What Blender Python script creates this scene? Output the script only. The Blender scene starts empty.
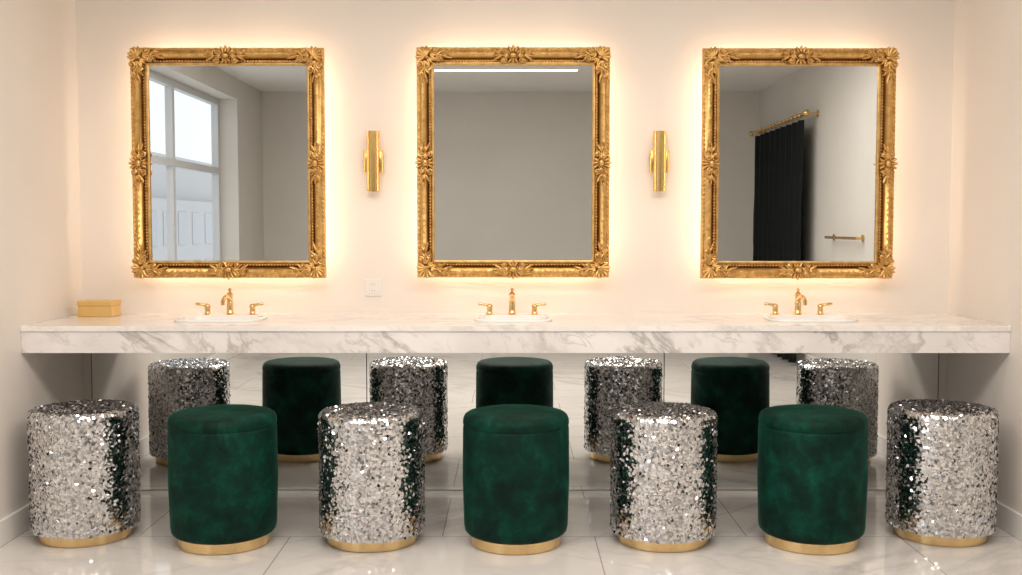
import bpy, bmesh, math, random
from mathutils import Matrix, Vector
random.seed(7)
scene = bpy.context.scene
PI = math.pi

# ------------------------------------------------------------------ materials
def new_mat(name):
    m = bpy.data.materials.new(name); m.use_nodes = True
    nt = m.node_tree; b = nt.nodes['Principled BSDF']
    return m, nt, b
def N(nt, typ, **kw):
    n = nt.nodes.new(typ)
    for k, v in kw.items():
        if k in n.inputs: n.inputs[k].default_value = v
        else: setattr(n, k, v)
    return n
def ramp(nt, fac, stops):
    r = nt.nodes.new('ShaderNodeValToRGB')
    els = r.color_ramp.elements
    while len(els) > 1: els.remove(els[-1])
    els[0].position = stops[0][0]; els[0].color = (*stops[0][1], 1)
    for p, c in stops[1:]:
        e = els.new(p); e.color = (*c, 1)
    nt.links.new(fac, r.inputs['Fac'])
    return r.outputs['Color']
def bump(nt, b, h, strength, dist=0.01):
    n = nt.nodes.new('ShaderNodeBump'); n.inputs['Strength'].default_value = strength
    n.inputs['Distance'].default_value = dist
    nt.links.new(h, n.inputs['Height']); nt.links.new(n.outputs['Normal'], b.inputs['Normal'])
def mat_plain(name, col, rough=.5, metal=0, **kw):
    m, nt, b = new_mat(name)
    b.inputs['Base Color'].default_value = (*col, 1)
    b.inputs['Roughness'].default_value = rough
    b.inputs['Metallic'].default_value = metal
    if kw.get('bs', .03) > 0:
        tc = N(nt, 'ShaderNodeTexCoord'); no = N(nt, 'ShaderNodeTexNoise', Scale=kw.get('ns', 60.))
        nt.links.new(tc.outputs['Object'], no.inputs['Vector'])
        bump(nt, b, no.outputs['Fac'], kw.get('bs', .03), .003)
    return m
def mat_emit(name, col, s):
    m, nt, b = new_mat(name)
    b.inputs['Base Color'].default_value = (*col, 1)
    b.inputs['Emission Color'].default_value = (*col, 1)
    b.inputs['Emission Strength'].default_value = s
    return m

def mat_wall(name, c1, c2):
    m, nt, b = new_mat(name)
    tc = N(nt, 'ShaderNodeTexCoord'); no = N(nt, 'ShaderNodeTexNoise', Scale=1.6, Detail=5.)
    nt.links.new(tc.outputs['Object'], no.inputs['Vector'])
    nt.links.new(ramp(nt, no.outputs['Fac'], [(.35, c1), (.65, c2)]), b.inputs['Base Color'])
    n2 = N(nt, 'ShaderNodeTexNoise', Scale=90., Detail=3.)
    nt.links.new(tc.outputs['Object'], n2.inputs['Vector'])
    bump(nt, b, n2.outputs['Fac'], .06, .003)
    b.inputs['Roughness'].default_value = .6
    return m
M_wall = mat_wall('plaster_cream', (.78, .72, .66), (.81, .75, .69))
M_room = mat_wall('plaster_greige', (.56, .54, .50), (.59, .57, .53))
M_ceil = mat_wall('ceiling_white', (.72, .71, .69), (.74, .73, .71))
M_trim = mat_plain('trim_white', (.82, .80, .77), .35)

def veins(nt, vec, scale, dist, width, rot, stretch=2.6):
    mp = N(nt, 'ShaderNodeMapping'); mp.vector_type = 'TEXTURE'; mp.inputs['Rotation'].default_value = rot
    mp.inputs['Scale'].default_value = (stretch, 1, 1)
    nt.links.new(vec, mp.inputs['Vector'])
    no = N(nt, 'ShaderNodeTexNoise', Scale=scale, Detail=7., Roughness=.58, Distortion=dist)
    nt.links.new(mp.outputs['Vector'], no.inputs['Vector'])
    s = N(nt, 'ShaderNodeMath', operation='SUBTRACT'); s.inputs[1].default_value = .5
    a = N(nt, 'ShaderNodeMath', operation='ABSOLUTE')
    nt.links.new(no.outputs['Fac'], s.inputs[0]); nt.links.new(s.outputs[0], a.inputs[0])
    mr = N(nt, 'ShaderNodeMapRange'); mr.inputs['From Min'].default_value = 0; mr.inputs['From Max'].default_value = width
    mr.inputs['To Min'].default_value = 1; mr.inputs['To Max'].default_value = 0
    nt.links.new(a.outputs[0], mr.inputs['Value'])
    n2 = N(nt, 'ShaderNodeTexNoise', Scale=scale * .7, Detail=2.)
    nt.links.new(vec, n2.inputs['Vector'])
    m2 = N(nt, 'ShaderNodeMapRange'); m2.inputs['From Min'].default_value = .38; m2.inputs['From Max'].default_value = .62
    nt.links.new(n2.outputs['Fac'], m2.inputs['Value'])
    mu = N(nt, 'ShaderNodeMath', operation='MULTIPLY')
    nt.links.new(mr.outputs[0], mu.inputs[0]); nt.links.new(m2.outputs[0], mu.inputs[1])
    return mu.outputs[0]
def mixc(nt, fac, a, bcol):
    mx = N(nt, 'ShaderNodeMix'); mx.data_type = 'RGBA'
    nt.links.new(fac, mx.inputs[0])
    for i, c in ((6, a), (7, bcol)):
        if isinstance(c, tuple): mx.inputs[i].default_value = (*c, 1)
        else: nt.links.new(c, mx.inputs[i])
    return mx.outputs[2]
def mat_marble(name, base, vein, s1, amount=1., tile=None, rough=.12, dark=.88, vw=.035, rots=((0, .75, .5), (0, .55, -.4))):
    m, nt, b = new_mat(name)
    tc = N(nt, 'ShaderNodeTexCoord'); vec = tc.outputs['Object']
    v1 = veins(nt, vec, s1, .5, vw, rots[0])
    v2 = veins(nt, vec, s1 * 2.4, .4, vw * .7, rots[1])
    n3 = N(nt, 'ShaderNodeTexNoise', Scale=s1 * .8, Detail=4.); nt.links.new(vec, n3.inputs['Vector'])
    cloud = ramp(nt, n3.outputs['Fac'], [(.35, tuple(x * dark for x in base)), (.6, base)])
    k1 = N(nt, 'ShaderNodeMath', operation='MULTIPLY'); k1.inputs[1].default_value = amount
    k2 = N(nt, 'ShaderNodeMath', operation='MULTIPLY'); k2.inputs[1].default_value = amount * .55
    nt.links.new(v1, k1.inputs[0]); nt.links.new(v2, k2.inputs[0])
    c = mixc(nt, k1.outputs[0], cloud, vein)
    c = mixc(nt, k2.outputs[0], c, vein)
    if tile:
        br = N(nt, 'ShaderNodeTexBrick'); br.offset = 0.5; br.squash = 1
        br.inputs['Scale'].default_value = 1; br.inputs['Mortar Size'].default_value = .0024
        br.inputs['Brick Width'].default_value = tile[0]; br.inputs['Row Height'].default_value = tile[1]
        br.inputs['Color1'].default_value = (1, 1, 1, 1); br.inputs['Color2'].default_value = (.94, .94, .94, 1)
        br.inputs['Mortar'].default_value = (.50, .48, .46, 1)
        mp = N(nt, 'ShaderNodeMapping'); mp.inputs['Location'].default_value = (.27, .13, 0)
        nt.links.new(vec, mp.inputs['Vector']); nt.links.new(mp.outputs[0], br.inputs['Vector'])
        mx = N(nt, 'ShaderNodeMix'); mx.data_type = 'RGBA'; mx.blend_type = 'MULTIPLY'; mx.inputs[0].default_value = 1
        nt.links.new(c, mx.inputs[6]); nt.links.new(br.outputs['Color'], mx.inputs[7]); c = mx.outputs[2]
    nt.links.new(c, b.inputs['Base Color'])
    b.inputs['Roughness'].default_value = rough
    return m
M_counter = mat_marble('marble_apron', (.84, .80, .775), (.34, .315, .30), 4.2, .75, vw=.040)
M_ctop = mat_marble('marble_countertop', (.86, .82, .79), (.45, .42, .40), 3.2, .38, vw=.04, dark=.94)
M_floor = mat_marble('marble_floor_tile', (.74, .70, .66), (.40, .37, .35), 1.5, .5, (1.2, .6), .08, .91, .035, ((0, 0, .7), (0, 0, -.5)))

def mat_gold(name, c1, c2, rough, bs=.25, ns=70., crevice_shade=None):
    m, nt, b = new_mat(name)
    tc = N(nt, 'ShaderNodeTexCoord'); no = N(nt, 'ShaderNodeTexNoise', Scale=ns, Detail=4.)
    nt.links.new(tc.outputs['Object'], no.inputs['Vector'])
    c = ramp(nt, no.outputs['Fac'], [(.35, c1), (.6, c2)])
    if crevice_shade:
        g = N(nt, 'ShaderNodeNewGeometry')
        f = ramp(nt, g.outputs['Pointiness'], [(.42, (1, 1, 1)), (.498, (0, 0, 0))])  # concave parts mixed darker: crevice shade painted into the gold colour
        c = mixc(nt, f, c, crevice_shade)
    nt.links.new(c, b.inputs['Base Color'])
    b.inputs['Metallic'].default_value = 1; b.inputs['Roughness'].default_value = rough
    if bs > 0: bump(nt, b, no.outputs['Fac'], bs, .002)
    return m
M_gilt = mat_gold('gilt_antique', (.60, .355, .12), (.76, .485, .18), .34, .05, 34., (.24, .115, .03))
M_brass = mat_gold('brass_polished', (.80, .57, .28), (.84, .61, .31), .2, .02)
M_brassb = mat_gold('brass_brushed', (.66, .43, .16), (.72, .49, .20), .26, .04)
M_gbox = mat_gold('gold_lacquer', (.84, .58, .22), (.88, .62, .25), .38, 0, 8.)
M_mirror = mat_plain('mirror_silver', (.92, .93, .92), .0, 1, bs=0.0)
M_porc = mat_plain('porcelain', (.88, .87, .85), .08)
M_dark = mat_plain('dark_gap', (.03, .03, .03), .5)
M_plastic = mat_plain('switch_plastic', (.80, .77, .73), .35)

def mat_velvet(name, stops, sheen, tint):
    m, nt, b = new_mat(name)
    tc = N(nt, 'ShaderNodeTexCoord'); oi = N(nt, 'ShaderNodeObjectInfo')
    ad = N(nt, 'ShaderNodeVectorMath', operation='ADD')
    mu = N(nt, 'ShaderNodeVectorMath', operation='SCALE'); mu.inputs['Scale'].default_value = 1.7
    nt.links.new(oi.outputs['Location'], mu.inputs[0])
    nt.links.new(tc.outputs['Object'], ad.inputs[0]); nt.links.new(mu.outputs[0], ad.inputs[1])
    no = N(nt, 'ShaderNodeTexNoise', Scale=11., Detail=8., Roughness=.66, Distortion=.2)
    nt.links.new(ad.outputs[0], no.inputs['Vector'])
    nt.links.new(ramp(nt, no.outputs['Fac'], stops), b.inputs['Base Color'])
    b.inputs['Roughness'].default_value = .62
    b.inputs['Specular IOR Level'].default_value = .14
    b.inputs['Sheen Weight'].default_value = sheen
    b.inputs['Sheen Roughness'].default_value = .22
    b.inputs['Sheen Tint'].default_value = (*tint, 1)
    n2 = N(nt, 'ShaderNodeTexNoise', Scale=22., Detail=6.); nt.links.new(ad.outputs[0], n2.inputs['Vector'])
    bump(nt, b, n2.outputs['Fac'], .35, .01)
    return m
M_velvet = mat_velvet('velvet_emerald', [(.36, (.0001, .011, .0075)), (.5, (.0002, .023, .015)), (.62, (.0006, .044, .028)), (.78, (.004, .10, .064))], .16, (.02, .85, .5))
M_curt = mat_velvet('velvet_curtain', [(.3, (.002, .003, .003)), (.7, (.004, .006, .006))], 0, (.5, .5, .5))

m, nt, b = new_mat('sequin_silver')
g = N(nt, 'ShaderNodeNewGeometry')
nt.links.new(ramp(nt, g.outputs['Random Per Island'], [(0, (.46, .46, .475)), (.5, (.72, .715, .725)), (1, (.90, .89, .89))]), b.inputs['Base Color'])
b.inputs['Metallic'].default_value = 1
mr = N(nt, 'ShaderNodeMapRange'); mr.inputs['To Min'].default_value = .08; mr.inputs['To Max'].default_value = .22
nt.links.new(g.outputs['Random Per Island'], mr.inputs['Value']); nt.links.new(mr.outputs[0], b.inputs['Roughness'])
M_seq = m
M_backing = mat_plain('sequin_backing', (.40, .40, .40), .4, .7)

# ------------------------------------------------------------------ builders
class B:
    def __init__(s): s.bm = bmesh.new(); s.mi = 0
    def box(s, x0, x1, y0, y1, z0, z1):
        vs = [s.bm.verts.new((x, y, z)) for x in (x0, x1) for y in (y0, y1) for z in (z0, z1)]
        for q in ((0, 1, 3, 2), (4, 6, 7, 5), (0, 4, 5, 1), (2, 3, 7, 6), (0, 2, 6, 4), (1, 5, 7, 3)):
            s.bm.faces.new([vs[i] for i in q]).material_index = s.mi
        return s
    def cyl(s, p0, p1, r0, r1=None, seg=24):
        p0 = Vector(p0); p1 = Vector(p1); r1 = r0 if r1 is None else r1
        d = p1 - p0; q = d.to_track_quat('Z', 'Y')
        rings = []
        for p, r in ((p0, r0), (p1, r1)):
            rings.append([s.bm.verts.new(p + q @ Vector((r * math.cos(a), r * math.sin(a), 0))) for a in [2 * PI * i / seg for i in range(seg)]])
        for i in range(seg):
            j = (i + 1) % seg
            s.bm.faces.new((rings[0][i], rings[0][j], rings[1][j], rings[1][i])).material_index = s.mi
        s.bm.faces.new(rings[0][::-1]).material_index = s.mi; s.bm.faces.new(rings[1]).material_index = s.mi
        return s
    def lathe(s, prof, c=(0, 0, 0), seg=48):
        c = Vector(c); rings = []
        for r, z in prof:
            if r < 1e-6: rings.append([s.bm.verts.new(c + Vector((0, 0, z)))])
            else: rings.append([s.bm.verts.new(c + Vector((r * math.cos(2 * PI * i / seg), r * math.sin(2 * PI * i / seg), z))) for i in range(seg)])
        for a, bb in zip(rings, rings[1:]):
            for i in range(seg):
                j = (i + 1) % seg
                if len(a) == 1 and len(bb) == 1: continue
                if len(a) == 1: f = (a[0], bb[j], bb[i])
                elif len(bb) == 1: f = (a[i], a[j], bb[0])
                else: f = (a[i], a[j], bb[j], bb[i])
                s.bm.faces.new(f).material_index = s.mi
        return s
    def tube(s, pts, rad, seg=10):
        pts = [Vector(p) for p in pts]; n = len(pts)
        rad = rad if isinstance(rad, (list, tuple)) else [rad] * n
        rings = []; up = None
        for i, p in enumerate(pts):
            d = (pts[min(i + 1, n - 1)] - pts[max(i - 1, 0)]).normalized()
            if up is None:
                up = Vector((0, 0, 1)) if abs(d.z) < .9 else Vector((1, 0, 0))
            sx = d.cross(up).normalized(); up = sx.cross(d).normalized()
            rings.append([s.bm.verts.new(p + (sx * math.cos(2 * PI * k / seg) + up * math.sin(2 * PI * k / seg)) * rad[i]) for k in range(seg)])
        for a, bb in zip(rings, rings[1:]):
            for k in range(seg):
                j = (k + 1) % seg
                s.bm.faces.new((a[k], a[j], bb[j], bb[k])).material_index = s.mi
        s.bm.faces.new(rings[0][::-1]); s.bm.faces.new(rings[-1])
        return s
    def ball(s, c, sc, rotm=None, u=10, v=6, taper=0, curl=0):
        c = Vector(c); sc = sc if isinstance(sc, (tuple, list)) else (sc,) * 3
        rings = []
        for j in range(v + 1):
            ph = PI * j / v
            if j in (0, v): pl = [Vector((math.cos(ph), 0, 0))]
            else: pl = [Vector((math.cos(ph), math.sin(ph) * math.cos(2 * PI * i / u), math.sin(ph) * math.sin(2 * PI * i / u))) for i in range(u)]
            o = []
            for p in pl:
                k = 1 - taper * p.x
                q = Vector((p.x * sc[0], p.y * sc[1] * k, p.z * sc[2] * (1 - .3 * taper * p.x)))
                q.z += curl * p.x * p.x
                if rotm is not None: q = rotm @ q
                o.append(s.bm.verts.new(c + q))
            rings.append(o)
        for a, bb in zip(rings, rings[1:]):
            for i in range(u):
                j = (i + 1) % u
                if len(a) == 1: f = (a[0], bb[i], bb[j])
                elif len(bb) == 1: f = (a[i], bb[0], a[j])
                else: f = (a[i], bb[i], bb[j], a[j])
                s.bm.faces.new(f).material_index = s.mi
        return s
    def mesh(s, name, smooth=True, ang=40):
        bmesh.ops.recalc_face_normals(s.bm, faces=s.bm.faces)
        me = bpy.data.meshes.new(name); s.bm.to_mesh(me); s.bm.free()
        if smooth:
            me.shade_smooth()
            try: me.set_sharp_from_angle(angle=math.radians(ang))
            except Exception: pass
        return me
def put(name, me, mats=(), parent=None, loc=(0, 0, 0), bevel=0):
    o = bpy.data.objects.new(name, me); scene.collection.objects.link(o)
    if not me.materials:
        for mm in (mats if isinstance(mats, (list, tuple)) else [mats]): me.materials.append(mm)
    o.location = loc
    if parent: o.parent = parent
    if bevel:
        md = o.modifiers.new('bevel', 'BEVEL'); md.width = bevel; md.segments = 3; md.limit_method = 'ANGLE'; md.angle_limit = .8
    return o
def empty(name, loc=(0, 0, 0)):
    e = bpy.data.objects.new(name, None); e.empty_display_size = .1
    scene.collection.objects.link(e); e.location = loc
    return e

DZ = .025
# ------------------------------------------------------------------ room shell
XL, XR, AD = -1.958, 1.995, .98       # alcove
RX, RY, HC = 2.60, -6.70, 2.62
T = .25
put('floor', B().box(-RX - T, RX + T, RY - .1, .12, -.1, 0).mesh('floor', False), M_floor)
put('ceiling', B().box(-RX - T, RX + T, RY - .1, .12, HC, HC + .1).mesh('ceiling', False), M_ceil)
put('wall_back', B().box(XL, XR, 0, .12, 0, HC).mesh('wall_back', False), M_wall)
put('wall_rear', B().box(-RX - T, RX + T, RY - .1, RY, 0, HC).mesh('wall_rear', False), M_room)
b = B(); b.box(RX, RX + T, RY, .12, 0, HC); b.mi = 1; b.box(XR, RX, -AD, .12, 0, HC)
put('wall_right', b.mesh('wall_right', False), [M_room, M_wall])
WY0, WY1, WZ0, WZ1 = -5.65, -2.80, .55, 2.42
b = B()
b.box(-RX - T, -RX, RY, WY0, 0, HC); b.box(-RX - T, -RX, WY1, .12, 0, HC)
b.box(-RX - T, -RX, WY0, WY1, 0, WZ0); b.box(-RX - T, -RX, WY0, WY1, WZ1, HC)
b.mi = 1; b.box(-RX, XL, -AD, .12, 0, HC)
put('wall_left', b.mesh('wall_left', False), [M_room, M_wall])
def baseb(name, *bx):
    b = B()
    for x0, x1, y0, y1 in bx: b.box(x0, x1, y0, y1, 0, .10)
    put(name, b.mesh(name, False), M_trim, bevel=.004)
baseb('baseboard_rear', (-RX, RX, RY, RY + .014))
baseb('baseboard_left', (-RX, -RX + .014, RY + .014, -AD - .014), (-RX, XL + .014, -AD - .014, -AD), (XL, XL + .014, -AD, -.02))
baseb('baseboard_right', (RX - .014, RX, RY + .014, -AD - .014), (XR - .014, RX, -AD - .014, -AD), (XR - .014, XR, -AD, -.02))

# window
win = empty('window_1', (-RX - .2, 0, 0))
b = B(); fw = .06
ym = (WY0 + WY1) / 2
for y in (WY0 + fw / 2, ym, WY1 - fw / 2): b.box(-.03, .03, y - fw / 2, y + fw / 2, WZ0, WZ1)
for z in (WZ0 + fw / 2, 1.74, WZ1 - fw / 2):
    for ya, yb in ((WY0 + fw, ym - fw / 2), (ym + fw / 2, WY1 - fw)): b.box(-.03, .03, ya, yb, z - fw / 2, z + fw / 2)
put('frame', b.mesh('win_frame', False), mat_plain('window_frame_white', (.50, .52, .53), .4), win)
gm, nt, bb = new_mat('window_glass')
out = nt.nodes['Material Output']; tr = N(nt, 'ShaderNodeBsdfTransparent'); gl = N(nt, 'ShaderNodeBsdfGlossy', Roughness=.0)
mx = N(nt, 'ShaderNodeMixShader'); mx.inputs[0].default_value = .05
nt.links.new(tr.outputs[0], mx.inputs[1]); nt.links.new(gl.outputs[0], mx.inputs[2]); nt.links.new(mx.outputs[0], out.inputs['Surface'])
put('glass', B().box(-.003, .003, WY0 + .02, WY1 - .02, WZ0 + .02, WZ1 - .02).mesh('win_glass', False), gm, win)
put('sill', B().box(-.02, .23, WY0, WY1, WZ0 - .001, WZ0 + .02).mesh('sill', False), M_trim, win)

# building across the street
nb = empty('neighboring_building', (-14, -40, 0))
b = B(); b.box(-6, 0, -9, 6, -6, 2.3); b.box(-7, -.5, -9, 1.5, 2.3, 4.2)
put('facade', b.mesh('fac', False), mat_plain('facade_stucco', (.55, .555, .56), .8), nb)
b = B()
for k in range(7):
    for r in range(3): b.box(0, .03, -8.4 + k * 2.0, -7.2 + k * 2.0, -3.8 + r * 2.1, -2.4 + r * 2.1)
put('facade_windows', b.mesh('facw', False), mat_plain('facade_glass', (.42, .45, .48), .1), nb)

# ------------------------------------------------------------------ vanity counter
CF, CT, CB = -.637, .80 + DZ, .691 + DZ
sinks = [(-1.235, .37), (.010, .33), (1.275, .375)]
SY = -.335
def superloop(hx, hy, n=40, e=4.):
    o = []
    for i in range(n):
        a = 2 * PI * i / n; c, s_ = math.cos(a), math.sin(a)
        k = (abs(c) ** e + abs(s_) ** e) ** (-1 / e)
        o.append((hx * c * k, hy * s_ * k))
    return o
van = empty('vanity_counter')
put('apron', B().box(XL + .001, XR - .001, CF + .006, -.001, CB, CT - .022).mesh('apron', False), M_counter, van)
put('countertop', B().box(XL + .001, XR - .001, CF, -.001, CT - .0215, CT).mesh('countertop', False), M_ctop, van)
for tgt_name in ('apron', 'countertop'):
    tgt = [c for c in van.children if c.name.startswith(tgt_name)][0]
    b = B()
    for sx, w in sinks:
        lo = superloop(w / 2 - .012, .125)
        v0 = [b.bm.verts.new((sx + x, SY + y, CB + .012)) for x, y in lo]; v1 = [b.bm.verts.new((sx + x, SY + y, CT + .1)) for x, y in lo]
        b.bm.faces.new(v0[::-1]); b.bm.faces.new(v1)
        for i in range(len(lo)):
            j = (i + 1) % len(lo); b.bm.faces.new((v0[i], v0[j], v1[j], v1[i]))
    cut = put('cutter', b.mesh('cutter', False), M_porc)
    md = tgt.modifiers.new('cut', 'BOOLEAN'); md.object = cut; md.operation = 'DIFFERENCE'; md.solver = 'EXACT'
    dg = bpy.context.evaluated_depsgraph_get()
    me = bpy.data.meshes.new_from_object(tgt.evaluated_get(dg)); tgt.modifiers.clear(); tgt.data = me
    bpy.data.objects.remove(cut)
for sx, w in sinks:
    e = empty('sink_basin', (sx, SY, CT))
    b = B()
    spec = [(w / 2, .137, 0.0005), (w / 2, .137, .006), (w / 2 - .003, .134, .009), (w / 2 - .016, .121, .009), (w / 2 - .020, .117, .004), (w / 2 - .03, .105, -.05), (w / 2 - .06, .08, -.085), (.03, .03, -.092)]
    rings = [[b.bm.verts.new((x, y, z)) for x, y in superloop(hx, hy, e=4 if hx > .05 else 2)] for hx, hy, z in spec]
    for a, c in zip(rings, rings[1:]):
        for i in range(len(a)):
            j = (i + 1) % len(a); b.bm.faces.new((a[i], a[j], c[j], c[i]))
    b.bm.faces.new(rings[-1])
    put('bowl', b.mesh('bowl'), M_porc, e)
    put('drain', B().lathe([(0, -.086), (.015, -.086), (.02, -.089), (.02, -.0915)], seg=20).mesh('drain'), M_brass, e)

def faucet(x):
    e = empty('widespread_faucet', (x, -.13, CT))
    b = B()
    b.lathe([(0, 0), (.025, 0), (.025, .005), (.019, .009), (.0155, .014), (.0138, .05), (.0148, .054), (.0148, .058), (.013, .062), (.0125, .088), (.015, .092), (.015, .097), (.009, .103), (.005, .108), (.008, .114), (.008, .118), (0, .123)], seg=24)
    pts = []; R = []
    for i in range(13):
        t = i / 12
        pts.append((0, -.005 - .115 * t, .072 + .022 * math.sin(t * PI * .85) - .012 * t)); R.append(.0115 - .002 * t)
    b.tube(pts, R, 12)
    b.cyl((0, -.118, .072), (0, -.118, .055), .0085, .009, 16)
    put('spout', b.mesh('spout'), M_brass, e)
    for sgn in (-1, 1):
        b = B(); hx = sgn * .10
        b.lathe([(0, 0), (.022, 0), (.022, .005), (.016, .009), (.013, .014), (.012, .034), (.014, .038), (.014, .044), (.010, .05), (0, .054)], c=(hx, 0, 0), seg=20)
        b.tube([(hx, 0, .046), (hx + sgn * .02, 0, .049), (hx + sgn * .045, -.004, .052), (hx + sgn * .052, -.004, .052)], [.007, .0062, .0075, .004], 10)
        put('handle_left' if sgn < 0 else 'handle_right', b.mesh('handle'), M_brass, e)
faucet(-1.250); faucet(.005); faucet(1.276)

# ------------------------------------------------------------------ ornate mirrors
MW, MH = .702, .864
FR = .077
SO = .018   # extra stand-off from the wall
def build_frame():
    b = B()
    prof = [(0, .060), (0, .076), (.005, .080), (.011, .080), (.015, .073), (.024, .072), (.029, .078), (.037, .091), (.048, .099), (.058, .096), (.063, .087), (.067, .085), (.074, .087), (.077, .081), (.077, .060)]
    loops = []
    for off, d in prof + [prof[0]]:
        hx, hz = MW / 2 + off, MH / 2 + off
        loops.append([b.bm.verts.new((x, -d - SO, z)) for x, z in ((-hx, -hz), (hx, -hz), (hx, hz), (-hx, hz))])
    for a, c in zip(loops, loops[1:]):
        for i in range(4):
            j = (i + 1) % 4; b.bm.faces.new((a[i], a[j], c[j], c[i]))
    def along(off, step):
        hx, hz = MW / 2 + off, MH / 2 + off; out = []
        for (x0, z0), (x1, z1) in (((-hx, -hz), (hx, -hz)), ((hx, -hz), (hx, hz)), ((hx, hz), (-hx, hz)), ((-hx, hz), (-hx, -hz))):
            L = math.hypot(x1 - x0, z1 - z0); n = int(L / step); a = math.atan2(z1 - z0, x1 - x0)
            for i in range(n):
                t = (i + .5) / n; out.append((x0 + (x1 - x0) * t, z0 + (z1 - z0) * t, a, i))
        return out
    def rot(a):
        return Matrix(((math.cos(a), -math.sin(a), 0), (0, 0, -1), (math.sin(a), math.cos(a), 0)))
    for x, z, a, i in along(.0195, .0135): b.ball((x, -.075 - SO, z), .0055, u=8, v=6)
    for x, z, a, i in along(.0695, .020): b.ball((x, -.087 - SO, z), (.011, .005, .004), rot(a + .45), u=8, v=6)
    for x, z, a, i in along(.046, .026): b.ball((x, -.099 - SO, z), (.011, .0038, .0035), rot(a + (.6 if i % 2 else -.6)), u=7, v=6, taper=.5)
    def leaf(x, z, a, L, w, d=.100, th=.008, curl=.006, tp=.45):
        b.ball((x + math.cos(a) * L / 2, -d - SO, z + math.sin(a) * L / 2), (L / 2, w / 2, th), rot(a), u=9, v=8, taper=tp, curl=curl)
    def scroll(x, z, a, r, hand, d=.108):
        pts = []; R = []
        for i in range(26):
            t = i / 25; rr = r * (1 - .8 * t); an = a + hand * t * 2.8 * PI
            pts.append((x + rr * math.cos(an), -d - .008 * t - SO, z + rr * math.sin(an))); R.append(.0052 - .0022 * t)
        b.tube(pts, R, 7)
        b.ball((x, -d - .008 - SO, z), .0055, u=8, v=6)
    c = FR / 2
    for sx in (-1, 1):
        for sz in (-1, 1):
            X = sx * (MW / 2 + c + .001); Z = sz * (MH / 2 + c + .001)
            diag = math.atan2(sz, sx)
            # shell fan pointing outwards over the mitre, with a small boss
            b.ball((X - .010 * sx, -.117 - SO, Z - .010 * sz), (.011, .011, .008), u=12, v=8)
            for da in (-1.3, -.87, -.43, 0, .43, .87, 1.3):
                leaf(X - .006 * sx, Z - .006 * sz, diag + da, .046 if abs(da) < .9 else .038, .015, .108, .008, .010, -.35)
            for da in (-.45, 0, .45): leaf(X - .01 * sx, Z - .01 * sz, diag + PI + da, .042, .014, .100, .008)
            for hor in (0, 1):
                base = (PI if sx > 0 else 0) if hor else (-PI / 2 if sz > 0 else PI / 2)
                ux, uz = math.cos(base), math.sin(base)
                ox, oz = (0, sz) if hor else (sx, 0)
                for k, (o, L) in enumerate(((.022, .046), (.050, .046), (.080, .044))):
                    for sp in ((-.6, 0, .6) if k < 2 else (-.3, .3)): leaf(X + ux * o, Z + uz * o, base + sp, L, .014 - .001 * k, .102 - .002 * k, .0085)
                h1 = 1 if (sx * sz > 0) == bool(hor) else -1
                scroll(X + ux * .040 + ox * .022, Z + uz * .040 + oz * .022, base, .016, h1)
                scroll(X + ux * .060 - ox * .018, Z + uz * .060 - oz * .018, base, .014, -h1)
                scroll(X + ux * .084 + ox * .016, Z + uz * .084 + oz * .016, base, .011, h1)
    for hor, s in ((1, 1), (1, -1), (0, 1), (0, -1)):
        if hor: X, Z, base, outa = 0, s * (MH / 2 + c), 0, (PI / 2 if s > 0 else -PI / 2)
        else: X, Z, base, outa = s * (MW / 2 + c), 0, PI / 2, (0 if s > 0 else PI)
        b.ball((X, -.114 - SO, Z), (.017, .012, .011), rot(base), u=14, v=9)
        for k in range(12): b.ball((X + .022 * math.cos(k * PI / 6) * (1 if hor else .8), -.110 - SO, Z + .022 * math.sin(k * PI / 6) * (.8 if hor else 1)), .0042, u=7, v=5)
        for da in (-1.0, -.5, 0, .5, 1.0): leaf(X + .012 * math.cos(outa + da), Z + .012 * math.sin(outa + da), outa + da, .034, .013, .101, .008, .008, -.3)
        for da in (-.6, 0, .6): leaf(X + .01 * math.cos(outa + PI + da), Z + .01 * math.sin(outa + PI + da), outa + PI + da, .030, .013, .099, .008)
        for sg in (0, PI):
            aa = base + sg; ux, uz = math.cos(aa), math.sin(aa); ox, oz = math.cos(outa), math.sin(outa)
            for o, L in ((.020, .044), (.050, .042)):
                for sp in (-.5, 0, .5): leaf(X + ux * o, Z + uz * o, aa + sp, L, .013, .102, .0085)
            hh = 1 if sg == 0 else -1
            scroll(X + ux * .040 + ox * .018, Z + uz * .040 + oz * .018, aa, .014, hh)
            scroll(X + ux * .038 - ox * .019, Z + uz * .038 - oz * .019, aa, .012, -hh)
            scroll(X + ux * .064 + ox * .010, Z + uz * .064 + oz * .010, aa, .010, hh)
    return b.mesh('gilt_frame', True, 50)
frame_me = build_frame()
led = mat_emit('led_warm', (1, .87, .70), 16)
glass_me = B().box(-MW / 2 - .005, MW / 2 + .005, -.069 - SO, -.0605 - SO, -MH / 2 - .005, MH / 2 + .005).mesh('glass', False)
back_me = B().box(-MW / 2 + .06, MW / 2 - .06, -.060 - SO, 0, -MH / 2 + .06, MH / 2 - .06).mesh('backbox', False)
b = B(); lx, lz = MW / 2 + .028, MH / 2 + .028
for s in (-1, 1):
    b.box(-lx, lx, -.072, -.064, s * lz - .005, s * lz + .005)
    b.box(s * lx - .005, s * lx + .005, -.072, -.064, -lz + .006, lz - .006)
led_me = b.mesh('led', False)
for mx_, mz_ in ((-1.256, 1.475 + DZ), (.010, 1.477 + DZ), (1.276, 1.473 + DZ)):
    e = empty('ornate_wall_mirror', (mx_, 0, mz_))
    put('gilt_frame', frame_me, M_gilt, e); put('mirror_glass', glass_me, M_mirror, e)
    put('mounting_box', back_me, M_trim, e); put('led_backlight', led_me, led, e)

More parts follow.
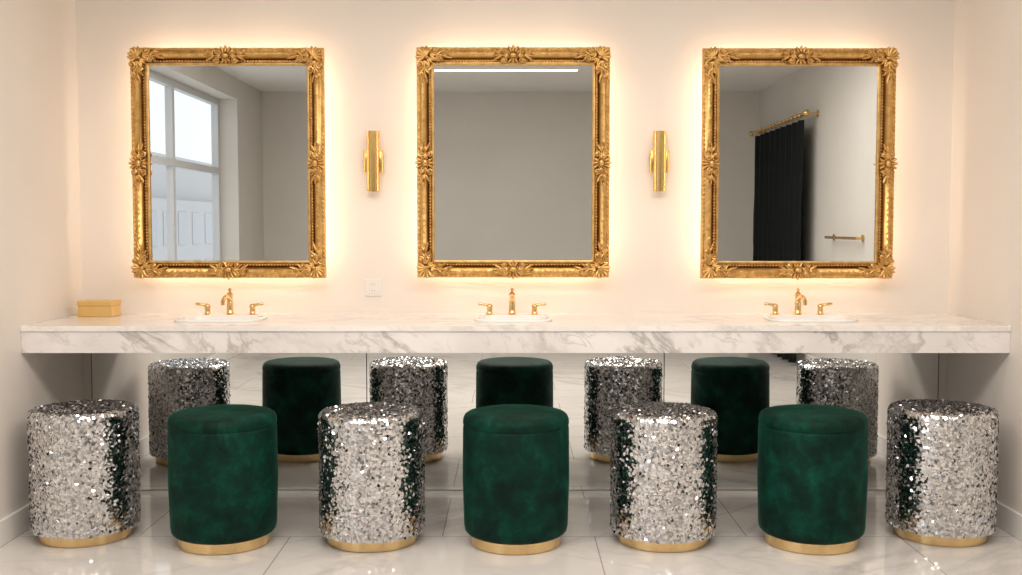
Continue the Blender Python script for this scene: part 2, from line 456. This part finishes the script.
# sconces
for x in (-.62, .668):
    e = empty('brass_wall_sconce', (x, 0, 1.488 + DZ))
    b = B(); b.box(-.028, .028, -.012, 0, -.055, .055); put('backplate', b.mesh('bp', False), M_brassb, e, bevel=.003)
    b = B()
    R = .029; prof = [(R - .004, .130), (R - .004, .134), (R, .134), (R, -.134), (R - .004, -.134), (R - .004, -.130)]
    b.lathe([(0, .128), (R - .004, .128)] + prof[1:-1] + [(R - .004, -.128), (0, -.128)], c=(0, -.045, 0), seg=40)
    put('tube', b.mesh('tube'), M_brassb, e)
    for s in (-1, 1):
        b = B(); b.lathe([(0, -.05), (.011, -.05), (.0125, -.047), (.0125, .047), (.011, .05), (0, .05)], c=(s * .032, -.03, 0), seg=20)
        put('side_bar', b.mesh('sb'), M_brassb, e)
    put('stem', B().cyl((0, -.01, 0), (0, -.03, 0), .012).mesh('stem'), M_brassb, e)

# outlet
e = empty('wall_outlet', (-.628, 0, .918 + DZ))
put('plate', B().box(-.038, .038, -.006, 0, -.04, .04).mesh('pl', False), M_plastic, e, bevel=.003)
put('insert', B().box(-.017, .017, -.009, -.005, -.028, .028).mesh('ins', False), M_plastic, e, bevel=.001)
b = B()
for z in (.014, -.014):
    b.box(-.006, -.0045, -.0092, -.0085, z - .004, z + .004); b.box(.0045, .006, -.0092, -.0085, z - .004, z + .004)
put('slots', b.mesh('sl', False), M_dark, e)

# gold box
e = empty('gold_storage_box', (-1.824, -.15, CT))
put('body', B().box(-.076, .076, -.055, .055, 0, .048).mesh('bd', False), M_gbox, e, bevel=.003)
put('lid', B().box(-.078, .078, -.058, .058, .0485, .070).mesh('ld', False), M_gbox, e, bevel=.003)

# under-counter mirror panels
e = empty('mirror_panel_wall')
xs = [XL + .04, -.66, .70, XR - .04]
for i in range(3):
    put('panel_%d' % (i + 1), B().box(xs[i] + .002, xs[i + 1] - .002, -.012, -.002, .012, CB - .002).mesh('pn', False), M_mirror, e)
put('backing', B().box(XL + .035, XR - .035, -.0021, 0, .008, CB - .001).mesh('bk', False), M_dark, e)

# ------------------------------------------------------------------ stools
H, R = .510, .203
ring = B().lathe([(0, 0), (.170, 0), (.174, .003), (.174, .040), (.170, .044), (0, .044)], seg=72).mesh('base_ring')
prof = [(0, .042), (.172, .042), (.188, .046), (.197, .056), (.2005, .075), (.206, .25), (.204, .449), (.2025, .457), (.2005, .460), (.2025, .463), (.2045, .470), (.203, .486), (.197, .499), (.186, .507), (.168, .511), (.10, .514), (0, .516)]
velv_me = B().lathe(prof, seg=96).mesh('velvet_drum', True, 60)
def sequin_mesh():
    V = []; F = []
    def disc(c, n, r, ns=8):
        n = Vector(n).normalized(); u = n.orthogonal().normalized(); w = n.cross(u); a0 = random.random() * 6
        i0 = len(V)
        for k in range(ns):
            a = a0 + 2 * PI * k / ns; V.append(c + (u * math.cos(a) + w * math.sin(a)) * r)
        F.append(tuple(range(i0, i0 + ns)))
    rc = .022; h = H; zlo = .050; R0 = R - .002
    L1 = h - rc - zlo; L2 = rc * PI / 2; L3 = R0 - rc
    s = 0
    while s < L1 + L2 + L3 - .004:
        if s < L1: rho, z, nr, nz = R0, zlo + s, 1, 0
        elif s < L1 + L2:
            a = (s - L1) / rc; rho = R0 - rc + rc * math.cos(a); z = h - rc + rc * math.sin(a); nr, nz = math.cos(a), math.sin(a)
        else: rho, z, nr, nz = R0 - rc - (s - L1 - L2), h, 0, 1
        topp = nz > .7
        st = .0064 if topp else .0076
        n = max(3, int(2 * PI * rho / (st * 1.05))); ph = random.random() * 6
        for i in range(n):
            a = ph + 2 * PI * (i + random.uniform(-.3, .3)) / n
            off = random.uniform(.001, .003)
            zz = z + random.uniform(-.002, .002) * (0 if topp else 1)
            rr = rho + nr * off
            c = Vector((rr * math.cos(a), rr * math.sin(a), zz + nz * off))
            q = random.random()
            sg = .06 if q < .5 else (.16 if q < .88 else .36)
            if topp: sg *= 1.4
            nn = Vector((nr * math.cos(a), nr * math.sin(a), nz)) + Vector((random.gauss(0, sg), random.gauss(0, sg), random.gauss(0, sg)))
            disc(c, nn, random.uniform(.004, .006) if topp else random.uniform(.0048, .0076))
        s += st
    me = bpy.data.meshes.new('sequins'); me.from_pydata([tuple(v) for v in V], [], F); me.materials.append(M_seq)
    return me
seq_me = sequin_mesh()
core_me = B().lathe([(0, .042), (.18, .042), (.198, .050), (.198, H - .022), (.190, H - .006), (.172, H - .001), (0, H - .0005)], seg=64).mesh('core')
SYY = -.765
for x, dy in ((-1.680, .05), (-.540, -.01), (.592, -.01), (1.700, .06)):
    e = empty('sequin_stool', (x, SYY + dy, 0)); e.rotation_euler = (0, 0, random.random() * 6)
    put('brass_base', ring, M_brass, e); put('drum', core_me, M_backing, e); put('sequins', seq_me, M_seq, e)
for x in (-1.110, .019, 1.162):
    e = empty('velvet_stool', (x, SYY - .04, 0)); e.rotation_euler = (0, 0, random.random() * 6)
    put('brass_base', ring, M_brass, e); put('velvet_drum', velv_me, M_velvet, e)

# ------------------------------------------------------------------ rest of the room (seen in mirrors)
e = empty('dark_curtain', (RX - .12, 0, 0))
b = B(); n = 160; y0, y1 = -6.35, -4.52; cols = []
for i in range(n + 1):
    t = i / n; y = y0 + (y1 - y0) * t
    o = []
    for k in range(9):
        z = .03 + (2.12 - .03) * k / 8
        o.append(b.bm.verts.new((.05 * math.sin(t * 2 * PI * 9 + .3 * math.sin(k)) * (1 - .35 * k / 8), y + .008 * math.sin(k * 1.3 + t * 20), z)))
    cols.append(o)
for a, c in zip(cols, cols[1:]):
    for k in range(8): b.bm.faces.new((a[k], c[k], c[k + 1], a[k + 1]))
put('drape', b.mesh('drape'), M_curt, e)
b = B(); b.cyl((0, -6.50, 2.17), (0, -4.46, 2.17), .016)
b.ball((0, -6.52, 2.17), .03); b.ball((0, -4.44, 2.17), .03)
for y in (-6.42, -4.50): b.cyl((0, y, 2.17), (.12, y, 2.17), .009); b.cyl((.11, y, 2.17), (.12, y, 2.17), .03)
for i in range(14):
    y = y0 + (y1 - y0) * (i + .5) / 14
    b.tube([(.022 * math.cos(a), y, 2.162 + .022 * math.sin(a)) for a in [2 * PI * k / 12 for k in range(13)]], .003, 6)
put('rod', b.mesh('rod'), M_brassb, e)
e = empty('towel_bar', (RX - .06, 0, 1.13))
b = B(); b.cyl((0, -4.02, 0), (0, -3.22, 0), .011)
for y in (-3.98, -3.26): b.cyl((0, y, 0), (.06, y, 0), .009); b.cyl((.05, y, 0), (.06, y, 0), .026)
put('bar', b.mesh('bar'), M_brassb, e)
e = empty('linear_ceiling_light', (-.07, -4.98, HC))
put('housing', B().box(-.68, .68, -.04, .04, -.02, 0).mesh('lh', False), M_trim, e)
put('diffuser', B().box(-.66, .66, -.03, .03, -.024, -.0201).mesh('ld2', False), mat_emit('diffuser', (1, .95, .88), 4), e)

def panel(x, y, w, d, P, col, nm='added_ceiling_fill'):  # unseen fill light with plate, added overhead to brighten alcove and room
    e = empty(nm, (x, y, HC))
    put('fill_plate', B().box(-w / 2 - .03, w / 2 + .03, -d / 2 - .03, d / 2 + .03, -.012, 0).mesh('tp', False), M_trim, e)
    L = bpy.data.lights.new('lamp', 'AREA'); L.shape = 'RECTANGLE'; L.size = w; L.size_y = d; L.energy = P; L.color = col
    o = bpy.data.objects.new('lamp', L); scene.collection.objects.link(o); o.parent = e; o.location = (0, 0, -.02)
panel(0.02, -1.4, 3.2, .5, 16, (1, .90, .80))
panel(0.02, -3.0, 3.8, .9, 124, (1, .93, .86))

w = bpy.data.worlds.new('sky'); scene.world = w; w.use_nodes = True
bg = w.node_tree.nodes['Background']; bg.inputs[0].default_value = (.93, .965, 1, 1); bg.inputs[1].default_value = 1.35

# camera
cam = bpy.data.cameras.new('camera'); co = bpy.data.objects.new('camera', cam); scene.collection.objects.link(co)
cam.sensor_width = 36; cam.lens = 36 * 1092 / 1022
co.location = (0, -4.975, 1.2 + DZ); co.rotation_euler = (PI / 2 - math.atan(62 / 1092), 0, 0)
scene.camera = co
scene.view_settings.view_transform = 'Standard'
scene.view_settings.look = 'None'
scene.view_settings.exposure = -.12
